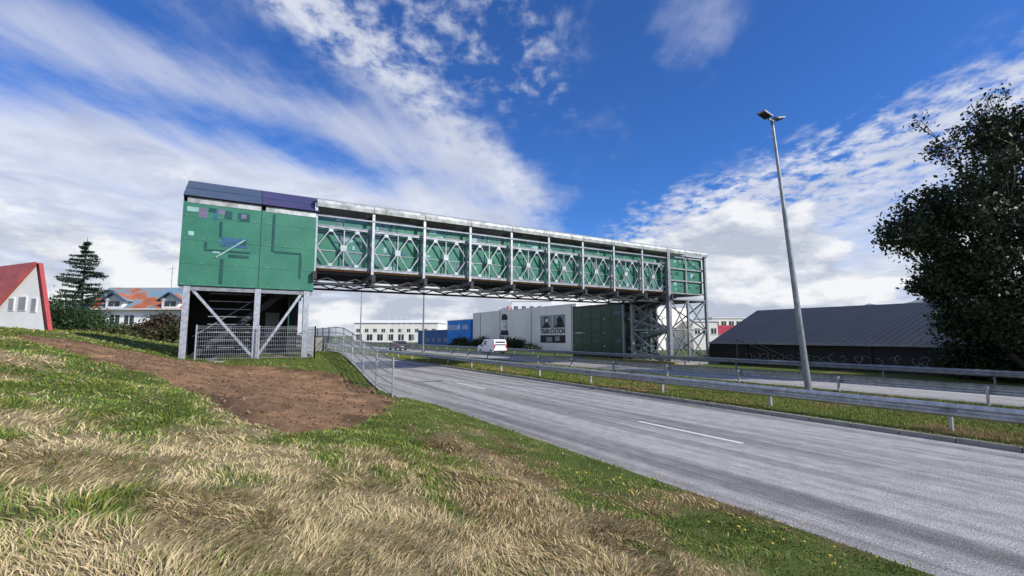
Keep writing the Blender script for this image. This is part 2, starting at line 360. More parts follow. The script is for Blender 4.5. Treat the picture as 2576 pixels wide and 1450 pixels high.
# ------------------------------------------------------------------ street lamps
def street_lamp(x,y,h=10.4,tilt=0):
    e=empty("street_lamp",loc=(x,y,0)); b=MB()
    e.rotation_euler=(-math.radians(tilt)*sY,-math.radians(tilt)*cY,0)
    b.cyl((0,0,-.2),(0,0,3.),.115,.10,'galvd',14); b.cyl((0,0,3.),(0,0,7),.10,.075,'galvd',14); b.cyl((0,0,7),(0,0,h-.25),.065,.05,'galvd',12); b.cyl((0,0,h-.25),(0,0,h),.045,.045,'dark',10)
    b.build("pole",e,smooth=False)
    b=MB()
    for s in(-1,1):
        b.beam((0,0,h-.08),(s*.22,0,h-.02),.05,.05,'galvd')
        z=h+.03; b.beam((s*.18,0,z),(s*.68,0,z+.12),.32,.06,'galvd'); b.beam((s*.24,0,z-.03),(s*.62,0,z+.06),.24,.02,'black'); b.beam((s*.16,0,z+.045),(s*.34,0,z+.085),.14,.05,'dark')
    b.build("lamp_heads",e); return e
street_lamp(17.75,9.1,10.5,4.2); street_lamp(17.6,48.5); street_lamp(17.6,78)
# ------------------------------------------------------------------ footbridge
BR=empty("pedestrian_footbridge")
YF=26.3; YB=30.3; X0=3.4; NP=9; PL=3.0; XE=X0+NP*PL
b=MB()
zt,zb=8.15,5.95
for yy in (YF,YB):
  for z in (zt,zb):
    b.box((X0,yy-.05,z-.07),(XE,yy+.05,z+.07),'truss')
    b.box((X0,yy-.08,z+.071),(XE,yy+.08,z+.09),'galv')
  for i in range(NP):
    a=X0+i*PL; c=a+PL; m=(a+c)/2; zm=(zt+zb)/2; q1=a+PL*.27; q3=a+PL*.73
    for vx in(a+.09,c-.09): b.box((vx-.04,yy-.035,zb+.07),(vx+.04,yy+.035,zt-.07),'truss')
    b.box((m-.03,yy-.02,zb+.07),(m+.03,yy+.02,zt-.07),'truss')
    for (p,q) in (((q1,zt-.07),(m,zm)),((q3,zt-.07),(m,zm)),((q1,zb+.07),(m,zm)),((q3,zb+.07),(m,zm)),((a+.12,zm),(q1,zt-.07)),((a+.12,zm),(q1,zb+.07)),((c-.12,zm),(q3,zt-.07)),((c-.12,zm),(q3,zb+.07))):
        b.beam((p[0],yy-.005,p[1]),(q[0],yy-.005,q[1]),.06,.075,'truss',up=(0,1,0))
    b.box((m-.15,yy-.055,zm-.15),(m+.15,yy-.045,zm+.15),'galv')
    for gx,gz in((q1,zt-.16),(q3,zt-.16),(q1,zb+.16),(q3,zb+.16)): b.box((gx-.11,yy-.048,gz-.08),(gx+.11,yy-.04,gz+.08),'galv')
b.build("bailey_truss",BR)
b=MB()
for i in range(NP+1):
    a=X0+i*PL
    b.box((a-.07,YF-.34,5.62),(a+.07,YF-.20,9.32),'galv')
    b.box((a-.05,YB+.2,5.62),(a+.05,YB+.34,9.32),'galvd')
    b.box((a-.09,YF-.55,5.40),(a+.09,YB+.55,5.62),'galvd')
    b.prism([(a-.10,5.63),(a+.10,5.63),(a+.10,5.22),(a-.10,5.22)],'y',YF-.64,YF-.55,'dark')
    b.prism([(YF-.5,5.39),(YF+.5,5.39),(YF+.1,5.12)],'x',a-.05,a+.05,'dark')
    b.beam((a+.02,YF-.27,6.3),(a+.02,YF+.5,7.9),.05,.05,'truss')
    b.beam((a,YF-.27,7.2),(a+.0,YF-.05,8.1),.05,.05,'truss')
b.box((X0,YF-.36,8.62),(XE,YF-.30,8.70),'galvd')
b.build("posts_and_transoms",BR)
b=MB()
zl=5.10
for yy in (YF+.3,YB-.3):
    b.box((X0,yy-.05,zl-.06),(XE,yy+.05,zl+.06),'dark')
    for i in range(NP*2):
        a=X0+i*PL/2
        b.beam((a,yy,zl+.05),(a+PL/4,yy,5.42),.06,.06,'dark'); b.beam((a+PL/4,yy,5.42),(a+PL/2,yy,zl+.05),.06,.06,'dark')
for i in range(NP):
    a=X0+i*PL; b.beam((a,YF+.3,zl+.09),(a+PL,YB-.3,zl+.09),.07,.07,'dark'); b.beam((a,YB-.3,zl+.17),(a+PL,YF+.3,zl+.17),.07,.07,'dark')
for k in range(7):
    y0=YF+.35+k*.53; b.box((X0,y0,5.625),(XE,y0+.08,5.80),'dark')
b.box((X0,YF+.3,5.80),(XE+4.8,YB-.3,5.9),'galvd')
b.box((X0,YF+.14,5.80),(XE,YF+.22,5.90),'orange'); 
b.build("deck_and_bracing",BR)
b=MB(); yc=YF+.30
for i in range(NP):
    a=X0+i*PL
    for (z0,z1) in ((5.92,6.9),(6.93,7.9),(7.93,8.85)):
        for j in range(2):
            b.box((a+j*1.5+.02,yc,z0),(a+(j+1)*1.5-.02,yc+.03,z1),random.choice(['green','green','greenl']))
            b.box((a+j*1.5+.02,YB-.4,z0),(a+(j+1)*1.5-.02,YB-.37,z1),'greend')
    for z in (6.915,7.915): b.box((a,yc-.04,z-.02),(a+PL,yc-.003,z+.02),'truss')
    for j in range(16):
        w=random.choice([.12,.2,.3,.45]); h=random.choice([.1,.15,.22,.3]); xx=a+random.uniform(.1,PL-.55); zz=random.choice([6.0,6.35,7.0,7.35,7.95,8.2,8.45])+random.uniform(0,.15)
        b.box((xx,yc-.006-.0006*j,zz),(xx+w,yc-.0007*j,zz+h),random.choice(['ppink','pblue','pdark','pdark','plight','plight','pblue']))
    b.box((a+.3,yc-.004,8.86),(a+PL-.3,yc+.02,8.93),random.choice(['orange','ppink','plight']))
b.build("green_screen_panels",BR)
b=MB()
prof=[(YF-.42,9.12),(YF-.45,9.32),(YF-.36,9.5),(YF+.1,9.70),(YF+.9,9.80),(YB-.9,9.80),(YB-.1,9.70),(YB+.36,9.5),(YB+.45,9.32),(YB+.42,9.12),(YB+.38,9.12),(YB+.40,9.3),(YB+.28,9.44),(YB-.9,9.70),(YF+.9,9.70),(YF-.28,9.44),(YF-.40,9.3),(YF-.38,9.12)]
for i in range(NP):
    a=X0+i*PL; b.prism(prof,'x',a+.015,a+PL-.015,'canopy')
b.prism(prof,'x',XE+.015,XE+4.9,'canopy')
for i in range(NP+1):
    a=X0+i*PL; b.box((a-.05,YF-.3,9.0),(a+.05,YB+.3,9.1),'galvd')
b.build("canopy",BR)
# end house
b=MB(); hx0,hx1=-2.36,3.40; y0=YF-.35; y1=YB+.6; zb0,ze=4.62,8.9
hm=hx0+ (hx1-hx0)*.56
rows=[4.62,5.62,6.75,7.85,8.55]
for (a,c) in((hx0,hm-.015),(hm+.015,hx1)):
    for r in range(len(rows)-1): b.box((a,y0,rows[r]+.004),(c,y0+.03,rows[r+1]-.004),'green')
    b.box((a+.15,y0-.02,8.50),(c-.03,y0+.03,8.80),'canopy')
b.box((hm-.012,y0+.01,zb0),(hm+.012,y0+.04,8.8),'dark')
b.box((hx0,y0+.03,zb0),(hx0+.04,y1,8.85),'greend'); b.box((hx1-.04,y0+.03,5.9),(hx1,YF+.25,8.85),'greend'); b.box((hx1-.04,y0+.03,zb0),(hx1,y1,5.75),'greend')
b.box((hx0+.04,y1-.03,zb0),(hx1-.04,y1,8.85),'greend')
b.box((hx0,y0+.05,zb0-.02),(hx1,y1,zb0+.1),'dark')
for a in np.arange(hx0+.15,hx1,.7):
    for z in rows[:-1]: b.box((a-.015,y0-.012,z+.05),(a+.015,y0,z+.08),'galv')
def patch(x,z,w,h,k,o): b.box((x-.25,y0-.004-o*.0012,z),(x-.25+w,y0-.0001,z+h),k)
pt=[(-1.95,8.1,.45,.22,'plight'),(-1.5,7.85,.35,.45,'ppink'),(-.9,7.75,.14,.6,'pblue'),(-.72,8.1,.28,.25,'ppink'),(-.45,7.9,.30,.4,'pdark'),(.1,7.85,.5,.42,'pdark'),(.25,8.0,.22,.22,'ppink'),(-1.1,8.15,.3,.2,'pdark'),
(-1.85,6.95,.22,.2,'plight'),(-.55,6.55,1.1,.45,'pblue'),(-1.2,6.28,1.9,.10,'pdark'),(-1.2,6.42,.12,.3,'pdark'),(-.2,6.05,.85,.14,'pdark'),(.25,6.65,.25,.25,'pdark'),(-.85,6.2,.3,.08,'plight'),
(-.52,4.75,.14,1.2,'pdark'),(-.62,7.0,.10,.75,'pdark'),(1.62,6.5,.11,1.9,'pdark'),(1.75,6.45,1.25,.09,'pdark'),(2.92,5.25,.11,1.18,'pdark')]
for i,(x,z,w,h,k) in enumerate(pt): patch(x,z,w,h,k,i)
b.beam((-.95,y0-.035,6.0),(.2,y0-.035,6.95),.02,.07,'plight',up=(0,0,1))
b.build("end_house_panels",BR)
b=MB()
ya,yb2=y0-.12,y0+1.9
for (a,c,k1) in((hx0-.02,hm,'slate'),(hm,hx1+.14,'purple')):
    b.add([(a,ya,8.82),(c,ya,8.82),(c,yb2,10.08),(a,yb2,10.08)],[(0,1,2,3)],k1)
    b.add([(a,ya+.03,8.76),(c,ya+.03,8.76),(c,yb2,10.0),(a,yb2,10.0)],[(0,3,2,1)],'dark')
b.box((hx0-.02,yb2,10.03),(hx1+.14,y1-1.6,10.08),'slate')
b.add([(hx0-.02,y1+.1,8.82),(hx1+.14,y1+.1,8.82),(hx1+.14,y1-1.6,10.08),(hx0-.02,y1-1.6,10.08)],[(3,2,1,0)],'slate')
for xe in (hx0+.0,hx1+.1):
    b.prism([(ya+.05,8.72),(y1,8.72),(y1-1.6,10.0),(yb2,10.0)],'x',xe,xe+.03,'slate')
b.beam((hx0-.02,ya+1.0,9.46),(hx1+.14,ya+1.0,9.46),.02,.02,'pblue')
b.beam((hm,ya-.005,8.83),(hm,yb2,10.09),.03,.02,'dark')
b.build("end_house_roof",BR)
b=MB()
yc=y0+.18
for yy in (yc,y1-.2):
    for xx in (hx0+.35,hm+.02,hx1-.3):
        z=1.15
        b.box((xx-.13,yy-.13,z),(xx+.13,yy+.13,zb0),'galv'); b.box((xx-.3,yy-.3,z-.3),(xx+.3,yy+.3,z+.02),'conc'); b.box((xx-.2,yy-.2,z+.02),(xx+.2,yy+.2,z+.05),'galv')
    b.beam((hx0+.5,yy,zb0-.1),(hm-.12,yy,1.35),.12,.14,'galv',up=(0,1,0)); b.beam((hx1-.5,yy,zb0-.1),(hm+.16,yy,1.35),.12,.14,'galv',up=(0,1,0))
    b.box((hx0+.05,yy-.1,zb0-.22),(hx1-.05,yy+.1,zb0-.03),'galvd')
b.box((hx0+.02,y1-.3,1.2),(hx0+.12,y1-.2,zb0),'galvd'); 
b.build("end_house_columns",BR)
b=MB()
for i in range(20):
    t=i/20; b.box((hx0+.6+t*3.9,y0+1.6,1.3+t*3.3),(hx0+.9+t*3.9,y0+2.9,1.35+t*3.3),'dark')
b.beam((hx0+.6,y0+1.55,1.25),(hx0+4.6,y0+1.55,4.65),.06,.28,'dark'); b.beam((hx0+.6,y0+2.95,1.25),(hx0+4.6,y0+2.95,4.65),.06,.28,'dark')
b.beam((hx0+.6,y0+1.55,2.25),(hx0+3.8,y0+1.55,4.6),.04,.04,'galvd')
for i in range(12):
    z=1.5+i*.26; b.box((hx0+.4,y1-.55,z),(hm+.1,y1-.5,z+.14),'dark')
b.box((hx0+.3,y1-.9,1.1),(hx1-.25,y1-.8,4.5),'black')
b.box((hx0+.25,y0+.9,1.1),(hx0+.31,y1-.9,4.5),'black'); b.box((hx1-.9,y0+2.6,1.1),(hx1-.84,y1-.9,4.5),'pdark')
b.box((hm+.6,y1-1.0,2.3),(hm+1.3,y1-.92,3.6),'grey')
for i in range(8): b.box((hx0+1.2,y0+1.2,1.7+i*.38),(hx0+3.,y0+1.25,1.74+i*.38),'galvd')
b.build("end_house_stair",BR)
b=MB(); b.box((hx0-.2,y0-.15,.6),(hx1+.25,y1+.3,1.12),'conc'); b.box((hx1+.1,y1-1,1.1),(hx1+1.3,y1-.6,2.2),'conc'); b.build("foundation_slab",BR)
b=MB(); fy=y0-.2
for (p,q) in (((-1.5,fy),(3.55,fy)),((3.55,fy),(3.55,y1))):
    Lm=math.dist(p,q); n=int(Lm/.085)
    for j in range(n+1):
        t=j/n; x=p[0]+(q[0]-p[0])*t; y=p[1]+(q[1]-p[1])*t; b.beam((x,y,1.2),(x,y,2.75),.007,.007,'galv')
    for z in (1.25,1.45,1.65,1.85,2.05,2.25,2.45,2.65,2.74): b.beam((*p,z),(*q,z),.011,.011,'galv')
    for t in np.linspace(0,1,3): b.box((p[0]+(q[0]-p[0])*t-.03,p[1]+(q[1]-p[1])*t-.03,.9),(p[0]+(q[0]-p[0])*t+.03,p[1]+(q[1]-p[1])*t+.03,2.8),'galv')
b.build("mesh_fence")
# far tower
b=MB(); k='galvd'
for xx,yy,w in ((XE-.1,YF-.3,.30),(XE+.35,YF+.2,.22),(XE+.1,YB,.24),(XE+2.3,YF-.2,.16),(XE+4.7,YF-.2,.2),(XE+4.7,YB,.2),(XE+2.3,YB,.16)):
    b.box((xx-w/2,yy-w/2,-.2),(xx+w/2,yy+w/2,9.35 if w>.17 else 5.3),k)
for (xa,xb) in ((XE+.35,XE+2.3),(XE+2.3,XE+4.7)):
    for yy in (YF-.2,YB):
        for (z0,z1) in ((.2,2.8),(2.8,5.3)): 
            b.beam((xa,yy,z0),(xb,yy,z1),.08,.08,k,up=(0,1,0)); b.beam((xa,yy+.09,z1),(xb,yy+.09,z0),.08,.08,k,up=(0,1,0)); b.beam((xa,yy,z1),(xb,yy,z1),.1,.1,k)
for xx in (XE-.1,XE+4.7):
    for (z0,z1) in ((.2,2.8),(2.8,5.3)):
        b.beam((xx,YF,z0),(xx,YB,z1),.09,.09,k,up=(1,0,0)); b.beam((xx+.1,YF,z1),(xx+.1,YB,z0),.09,.09,k,up=(1,0,0)); b.beam((xx,YF,z1),(xx,YB,z1),.1,.1,k)
TX0,TX1=XE+.3,XE+4.6
for yy in (31.6,):
    for xx in (TX0,TX1): b.box((xx-.1,yy-.1,-.2),(xx+.1,yy+.1,5.6),k)
for fl in range(4):
    z0=.2+fl*1.35; 
    p,q=((TX0+.3,YB-3,z0),(TX0+.3,33,z0+1.35)) if fl%2==0 else ((TX0+.9,33,z0),(TX0+.9,YB-3,z0+1.35))
    b.beam(p,q,.06,.25,k); b.beam((p[0]+1.1,p[1],p[2]),(q[0]+1.1,q[1],q[2]),.06,.25,k)
    b.beam((p[0],p[1],p[2]+1),(q[0],q[1],q[2]+1),.04,.04,k)
    for i in range(9):
        t=i/9; y=p[1]+(q[1]-p[1])*t; z=p[2]+(q[2]-p[2])*t; b.box((p[0],y,z),(p[0]+1.1,y+.28,z+.05),'dark')
        b.beam((p[0],y,z),(p[0],y,z+1),.025,.025,k)
b.box((TX0-.1,YF,5.2),(TX1+.2,39,5.35),'dark')
b.build("far_tower_frame",BR)
b=MB()
rz=[.05,1.3,2.6,3.9,5.2]
for r in range(4):
    for j in range(5):
        ya_=31.75+j*1.45
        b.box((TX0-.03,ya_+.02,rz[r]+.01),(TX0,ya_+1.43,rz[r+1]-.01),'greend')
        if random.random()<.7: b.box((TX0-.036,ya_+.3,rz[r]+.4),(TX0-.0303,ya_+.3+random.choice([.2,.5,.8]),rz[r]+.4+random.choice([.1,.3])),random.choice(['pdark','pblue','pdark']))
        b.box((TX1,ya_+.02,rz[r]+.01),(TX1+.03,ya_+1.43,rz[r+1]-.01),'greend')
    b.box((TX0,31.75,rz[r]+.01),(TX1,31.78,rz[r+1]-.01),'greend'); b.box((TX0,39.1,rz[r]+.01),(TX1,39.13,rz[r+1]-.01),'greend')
for j in range(2):
    for r,(z0,z1) in enumerate(((5.95,6.9),(6.93,7.9),(7.93,8.9))):
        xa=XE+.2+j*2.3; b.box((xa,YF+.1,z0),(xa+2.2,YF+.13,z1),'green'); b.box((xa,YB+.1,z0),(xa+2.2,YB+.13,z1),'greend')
        for t in range(5):
            xx=xa+random.uniform(.1,1.7); zz=z0+random.uniform(.1,.6); b.box((xx,YF+.094-.0006*t,zz),(xx+random.choice([.15,.3,.45]),YF+.0997-.0006*t,zz+random.choice([.1,.2,.3])),random.choice(['pdark','plight','pblue','pdark']))
b.box((XE+4.75,YF+.2,5.95),(XE+4.78,YB,8.9),'greend')
for z in (5.85,6.91,7.91,9.0): b.box((XE,YF-.05,z-.05),(XE+4.8,YF+.04,z+.05),'truss')
for xx in (XE+.3,XE+2.45,XE+4.7): b.box((xx-.06,YF-.08,5.8),(xx+.06,YF-.051,9.1),'truss')
b.beam((XE+2.5,YF-.06,9.0),(XE+4.7,YF-.06,7.9),.04,.05,'truss')
b.build("far_tower_panels",BR)
b=MB(); b.box((XE-.9,25,-.1),(XE-.4,36,.25),'moss'); b.box((XE-.3,25.4,-.2),(XE+5.2,40,.12),'conc'); b.build("tower_plinth",BR)
# ------------------------------------------------------------------ foliage
def leaves(name,pts,size,cols,parent=None,flat=.5):
    n=len(pts); a=rng.normal(size=(n,3)); a/=np.linalg.norm(a,axis=1)[:,None]; r=rng.normal(size=(n,3)); bb=np.cross(a,r); bb/=np.linalg.norm(bb,axis=1)[:,None]
    s=(size*rng.uniform(.6,1.4,n))[:,None]
    v=np.stack([pts-a*s,pts+bb*s*flat,pts+a*s,pts-bb*s*flat],1).reshape(-1,3); q=np.arange(n*4).reshape(-1,4)
    return npmesh(name,v,q,'leaf',np.repeat(cols,4,0),parent)
def bush(name,c,r,n,size,base,clumps=28):
    e=empty(name); cx=rng.normal(size=(clumps,3)); cx/=np.linalg.norm(cx,axis=1)[:,None]; cx[:,2]=np.abs(cx[:,2]); cx*=rng.uniform(.35,.95,(clumps,1))
    ctr=np.array(c)+cx*np.array(r); k=rng.integers(0,clumps,n); p=ctr[k]+rng.normal(size=(n,3))*np.array(r)*.17
    p[:,2]=np.maximum(p[:,2],c[2]-.1); sh=(.6+.8*rng.uniform(0,1,clumps))[k]; col=np.array(base)*(sh*rng.uniform(.7,1.3,n))[:,None]
    leaves("foliage",p,size,col,e); b=MB(); 
    for i in range(5):
        t=ctr[i]; b.cyl((c[0],c[1],c[2]-.3),tuple(t),.08,.02,'bark',5)
    b.build("stems",e); return e
# right tree
random.seed(21)
T=empty("deciduous_tree"); tb=MB(); tips=[]
def branch(p,d,l,r,lev,mx=5,spread=.50):
    q=p+d*l; tb.cyl(p,q,r,r*.72,'bark',6)
    if lev>=2:
        for t in (.4,.75,1.): tips.append(p+(q-p)*t)
    if lev>=mx: return
    nb=2 if lev<1 else random.choice([2,3,3])
    for i in range(nb):
        nd=(d+Vector((random.uniform(-1,1),random.uniform(-1,1),random.uniform(-.3,.6)))*(spread if lev else .30)).normalized()
        nd=(nd+Vector((0,0,.12))).normalized()
        branch(q,nd,l*random.uniform(.66,.86),r*.66,lev+1,mx,spread)
tc=Vector((34.4,6.0,0))
for sx,sy,ln_ in ((-.12,.1,4.1),(.18,-.18,3.9),(-.02,-.35,3.6),(.3,.3,3.4),(-.42,.30,3.1),(-.85,.55,2.4),(-.65,.1,2.3),(-.5,.7,2.2),(-.9,.3,1.7),(-.55,.45,3.0),(.1,-.8,2.6)):
    branch(tc+Vector((sx*.5,sy*.5,-.2)),Vector((sx,sy,1)).normalized(),ln_,.14,0)
for i in range(14):
    a=random.uniform(0,6.28); branch(tc+Vector((math.cos(a)*.4,math.sin(a)*.4,random.uniform(.2,2.6))),Vector((math.cos(a),math.sin(a),random.uniform(.1,.8))).normalized(),random.uniform(.9,1.7),.05,1,4)
tb.build("trunk_and_limbs",T,smooth=True)
tp=np.array([tuple(t) for t in tips]); big=fbm(tp[:,0]*.7+tp[:,2]*.3,tp[:,1]*.7+tp[:,2]*.5,33,2); tp=tp[((big>.38)|(tp[:,2]<5.5))&(rng.uniform(0,1,len(tp))<.70)]
per=24; p=np.repeat(tp,per,0)+rng.normal(size=(len(tp)*per,3))*np.array([.27,.27,.18]); sh=np.repeat(rng.uniform(.4,1.6,len(tp)),per)
leaves("foliage",p,.10,np.array([.030,.044,.016])*(sh*rng.uniform(.7,1.3,len(p)))[:,None],T,.55)
random.seed(8)
bush("shrub",(34.6,4,0),(2.0,4,3.4),9000,.10,(.024,.036,.013))
bush("shrub",(34.6,8.6,0),(1.3,2.5,2.9),6000,.10,(.024,.036,.013))
def spruce(x,y,z0,h,w):
    e=empty("spruce_tree",loc=(0,0,0)); b=MB(); b.cyl((x,y,z0),(x,y,z0+h),.2,.02,'bark',8); pts=[]; 
    z=.12
    while z<.98:
        nb=6; L_=w/2*(1-z)**.75*1.15
        for i in range(nb):
            a=random.uniform(0,6.28); l=L_*random.uniform(.5,1.25); zz=z0+h*z+random.uniform(-.1,.1)
            q=(x+math.cos(a)*l,y+math.sin(a)*l,zz-l*.12+.25*l*random.random()); b.cyl((x,y,zz),q,.035,.008,'bark',4)
            for t in np.linspace(.12,1,int(10+l*12)):
                for _ in range(4): pts.append((x+math.cos(a)*l*t+random.gauss(0,.10),y+math.sin(a)*l*t+random.gauss(0,.10),zz+(q[2]-zz)*t-abs(random.gauss(0,.13))))
        z+=.043
    b.build("trunk_and_boughs",e); p=np.array(pts); leaves("needles",p,.13,np.array([.026,.052,.032])*rng.uniform(.6,1.4,len(p))[:,None],e,.35)
sx,sy,_=RD(-51,55); spruce(sx,sy,2.7,11.4,7.0)
for (R,D,zz,r,n,col) in ((-44,44,2.4,(4.2,3.5,4.0),12000,(.022,.045,.014)),(-39.5,42,2.4,(3.2,3,3.0),8000,(.025,.05,.014)),(-29.6,40,2.4,(1.9,1.6,1.7),4000,(.055,.035,.02)),(-27.5,38,2.2,(2.4,1.6,1.0),4000,(.05,.05,.02)),(-32.5,38,2.2,(3,1.4,.6),4000,(.06,.06,.02)),(-36.5,46,2.4,(3,1.6,1.1),4000,(.05,.055,.02)),(-24,41,2.0,(3,2,3.0),6000,(.03,.04,.02))):
    x,y,_=RD(R,D); bush("shrub",(x,y,zz),r,n,.12,col)
for (x,y,r) in ((40.5,80,(2,4,1.9)),(40,73,(1.5,3,1.3)),(40.5,67,(1.5,3,2.0)),(41,90,(1.5,5,1.8)),(2,52,(4,5,1.5)),(0,70,(6,6,2.2)),(39,60,(1,2,1.0))):
    bush("shrub",(x,y,0 if x>5 else 1.6),r,5000,.14,(.045,.055,.018))
# ------------------------------------------------------------------ buildings
WH=empty("white_warehouse"); b=MB(); wx=43
b.box((wx,54.,-.2),(wx+25,88.5,6.9),'cream'); b.box((wx-.05,53.95,6.9),(wx+25,88.55,7.02),'white'); 
for y in (55,66,76.8,85): b.cyl((wx-.06,y,0),(wx-.06,y,6.8),.05,.05,'grey',6)
b.cyl((wx+6,84,6.9),(wx+6,84,8.5),.35,.3,'redf',8)
b.build("walls",WH)
b=MB(); o=wx-.02
b.box((o-.01,60.1,3.55),(o,63.3,5.55),'grey'); b.box((o-.01,56.6,3.55),(o,59.9,5.55),'grey')
b.prism([(60.4,3.56),(61.1,4.3),(61.4,5.3),(62.2,5.2),(62.1,4.2),(63.0,3.56)],'x',o-.03,o-.012,'black'); b.prism([(56.8,3.56),(57.2,4.8),(57.9,5.4),(58.7,4.9),(58.6,4.1),(59.7,3.56)],'x',o-.03,o-.012,'black')
b.box((o-.035,61.2,4.45),(o-.031,61.8,5.0),'white'); b.box((o-.01,56.6,1.2),(o,63.3,2.4),'black'); b.box((o-.035,58,1.5),(o-.02,59.2,2.2),'grey'); b.box((o-.035,60,1.4),(o-.02,61.6,2.1),'grey')
def pf(pts,k,d): b.prism(pts,'x',o-d,o-d+.008,k)
pf([(76.6,2.4),(73.6,2.4),(73.8,3.2),(74.6,3.6),(75.7,3.6),(76.5,3.1)],'black',.02)
pf([(75.9,3.3),(74.4,3.3),(74.1,4.4),(74.2,5.6),(75.0,6.0),(75.9,5.8),(76.2,4.9)],'white',.03)
pf([(76.1,5.2),(74.0,5.2),(74.0,5.9),(74.7,6.35),(75.7,6.3),(76.2,5.9)],'black',.04)
pf([(75.75,4.85),(75.3,4.8),(75.3,4.95),(75.75,5.0)],'black',.04); pf([(74.9,4.8),(74.45,4.85),(74.45,5.0),(74.9,4.95)],'black',.04)
pf([(75.5,3.9),(74.7,3.9),(74.8,4.05),(75.4,4.05)],'black',.04); pf([(75.2,4.2),(74.95,4.2),(75.05,4.7)],'grey',.04); pf([(74.5,3.4),(74.1,4.3),(74.25,5.2),(74.4,4.4),(74.7,3.6)],'grey',.045)
b.build("mural_paint",WH)
text("TRAIN STATION",(o-.02,59.95,2.97),1.15,'black',WH,FACE_NEGX,"mural_lettering",.78,bold=.02)
text("THE UN",(o-.02,75.1,1.75),1.15,'black',WH,FACE_NEGX,"mural_lettering",.85,bold=.02)
BB=empty("blue_building"); b=MB(); b.box((wx-.3,89.,-.2),(wx+14,101.5,5.7),'bluew'); b.box((wx+.5,101.5,-.2),(wx+14,124,3.6),'navy'); b.box((wx-.35,88.98,5.7),(wx+14,101.55,5.85),'white')
b.box((wx+.4,102,3.6),(wx+14,124,3.75),'grey')
b.prism([(94.6,3.6),(95.2,3.6),(95.6,4.3),(94.9,4.9),(94.2,4.3)],'x',wx-.36,wx-.31,'white')
for yy in (90.5,103,107,111,115): b.prism([(yy,.6),(yy+.8,1.9),(yy+1.6,1.2),(yy+2.4,2.2),(yy+2.2,1.0),(yy+1.2,.7),(yy+.7,1.2)],'x',wx-.34 if yy<100 else wx+.46,wx-.31 if yy<100 else wx+.49,'grey')
b.build("walls",BB)
text("FJÖLSKYLDU",(wx-.33,98.4,4.1),1.45,'white',BB,FACE_NEGX,"sign_lettering",.70,bold=.02); text("LAND",(wx-.33,91.7,4.1),1.45,'white',BB,FACE_NEGX,"sign_lettering",.8,bold=.02)
def block(name,R0,R1,D0,D1,z0,z1,wall,roof,wins=(),roofh=0,par=True):
    e=empty(name,rot=(0,0,-YAW)); b=MB(); b.box((R0,D0,z0),(R1,D1,z1),wall)
    if roofh: b.prism([(D0-.4,z1),(D1+.4,z1),((D0+D1)/2,z1+roofh)],'x',R0-.4,R1+.4,roof)
    else: b.box((R0-.15,D0-.15,z1),(R1+.15,D1+.15,z1+.25),roof)
    for (nx_,zz,h,w) in wins:
        for i in range(nx_):
            c=R0+(R1-R0)*(i+.5)/nx_; b.box((c-w/2,D0-.03,zz),(c+w/2,D0-.002,zz+h),'winglass'); b.box((c-w/2-.08,D0-.06,zz-.1),(c+w/2+.08,D0-.031,zz),wall); b.box((c-.04,D0-.05,zz),(c+.04,D0-.031,zz+h),wall)
    b.build("walls",e); return e
block("white_hall",-57.5,-27,170,190,-.5,7.0,'cream','white',((10,3.6,1.2,1.3),(8,.6,2.2,2.0)),1.2)
block("white_apartment_building",0,10.2,120,130,0,11.2,'white','white',((5,8.4,1.5,1.0),))
block("white_apartment_building",-3.5,-.1,122,130,0,9.4,'white','white',((4,7.9,1.0,.6),))
block("office_building",29.5,33.5,76,84,0,4.6,'cream','white',((3,2.6,.9,.8),))
block("red_roofed_building",34,40,80,90,0,2.6,'white','red',((5,.9,1.,.8),),1.6)
block("office_building",43.0,56,100,110,0,6.0,'cream','white',((8,4.3,1.1,1.0),))
block("white_hall",55,95,62,80,0,5.6,'white','white',(),1.6)
for u in (0,2.3,4.2,6,8.2):
    e=empty("flagpole"); b=MB(); x,y,_=RD(-41+u,155); b.cyl((x,y,0),(x,y,8.7),.10,.05,'white',6); b.cyl((x,y,8.7),(x,y,8.85),.12,.03,'white',6); b.build("pole",e)
e=empty("radio_mast"); b=MB(); x,y,_=RD(-44.2,60); b.cyl((x,y,6),(x,y,11.4),.05,.03,'galvd',6); b.beam((x-.4,y,11),(x+.4,y,11),.04,.04,'galvd'); b.beam((x-.3,y,10.4),(x+.3,y,10.4),.04,.04,'galvd'); b.build("mast",e)
e=empty("blue_roofed_house",rot=(0,0,-YAW)); b=MB(); R0,R1,D0,D1=-50.5,-37,55,65
b.box((R0,D0,2.4),(R1,D1,5.6),'white'); b.prism([(D0-.5,5.45),(D1+.5,5.45),((D0+D1)/2-1.5,8.35)],'x',R0-.4,R1+.4,'rust')
for c in (-46.8,-40.2):
    b.box((c-1.0,D0-.4,5.5),(c+1.0,D0+2,6.5),'white'); b.box((c-.65,D0-.43,5.75),(c-.05,D0-.405,6.35),'winglass'); b.box((c+.05,D0-.43,5.75),(c+.65,D0-.405,6.35),'winglass')
    b.prism([(c-1.15,6.45),(c,7.2),(c+1.15,6.45)],'y',D0-.45,D0+3.0,'white')
    for s in(-1,1): b.beam((c+s*1.4,D0-.6,6.35),(c,D0-.6,7.35),.5,.10,'slate',up=(0,0,1)); b.beam((c+s*1.4,D0+1.2,6.35),(c,D0+1.2,7.35),3.0,.08,'rust',up=(0,0,1))
for c in (-48.6,-46.9,-45.2,-42,-40.3,-38.6): b.box((c-.55,D0-.03,3.3),(c+.55,D0-.002,4.7),'winglass'); b.box((c-.04,D0-.05,3.3),(c+.04,D0-.031,4.7),'white'); b.box((c-.62,D0-.08,3.2),(c+.62,D0-.051,3.3),'white')
b.box((R0-.3,D0-.62,5.35),(R1+.3,D0-.5,5.47),'white'); b.box((-47.8,D0-1.4,2.4),(-43.8,D0-.2,3.6),'cream')
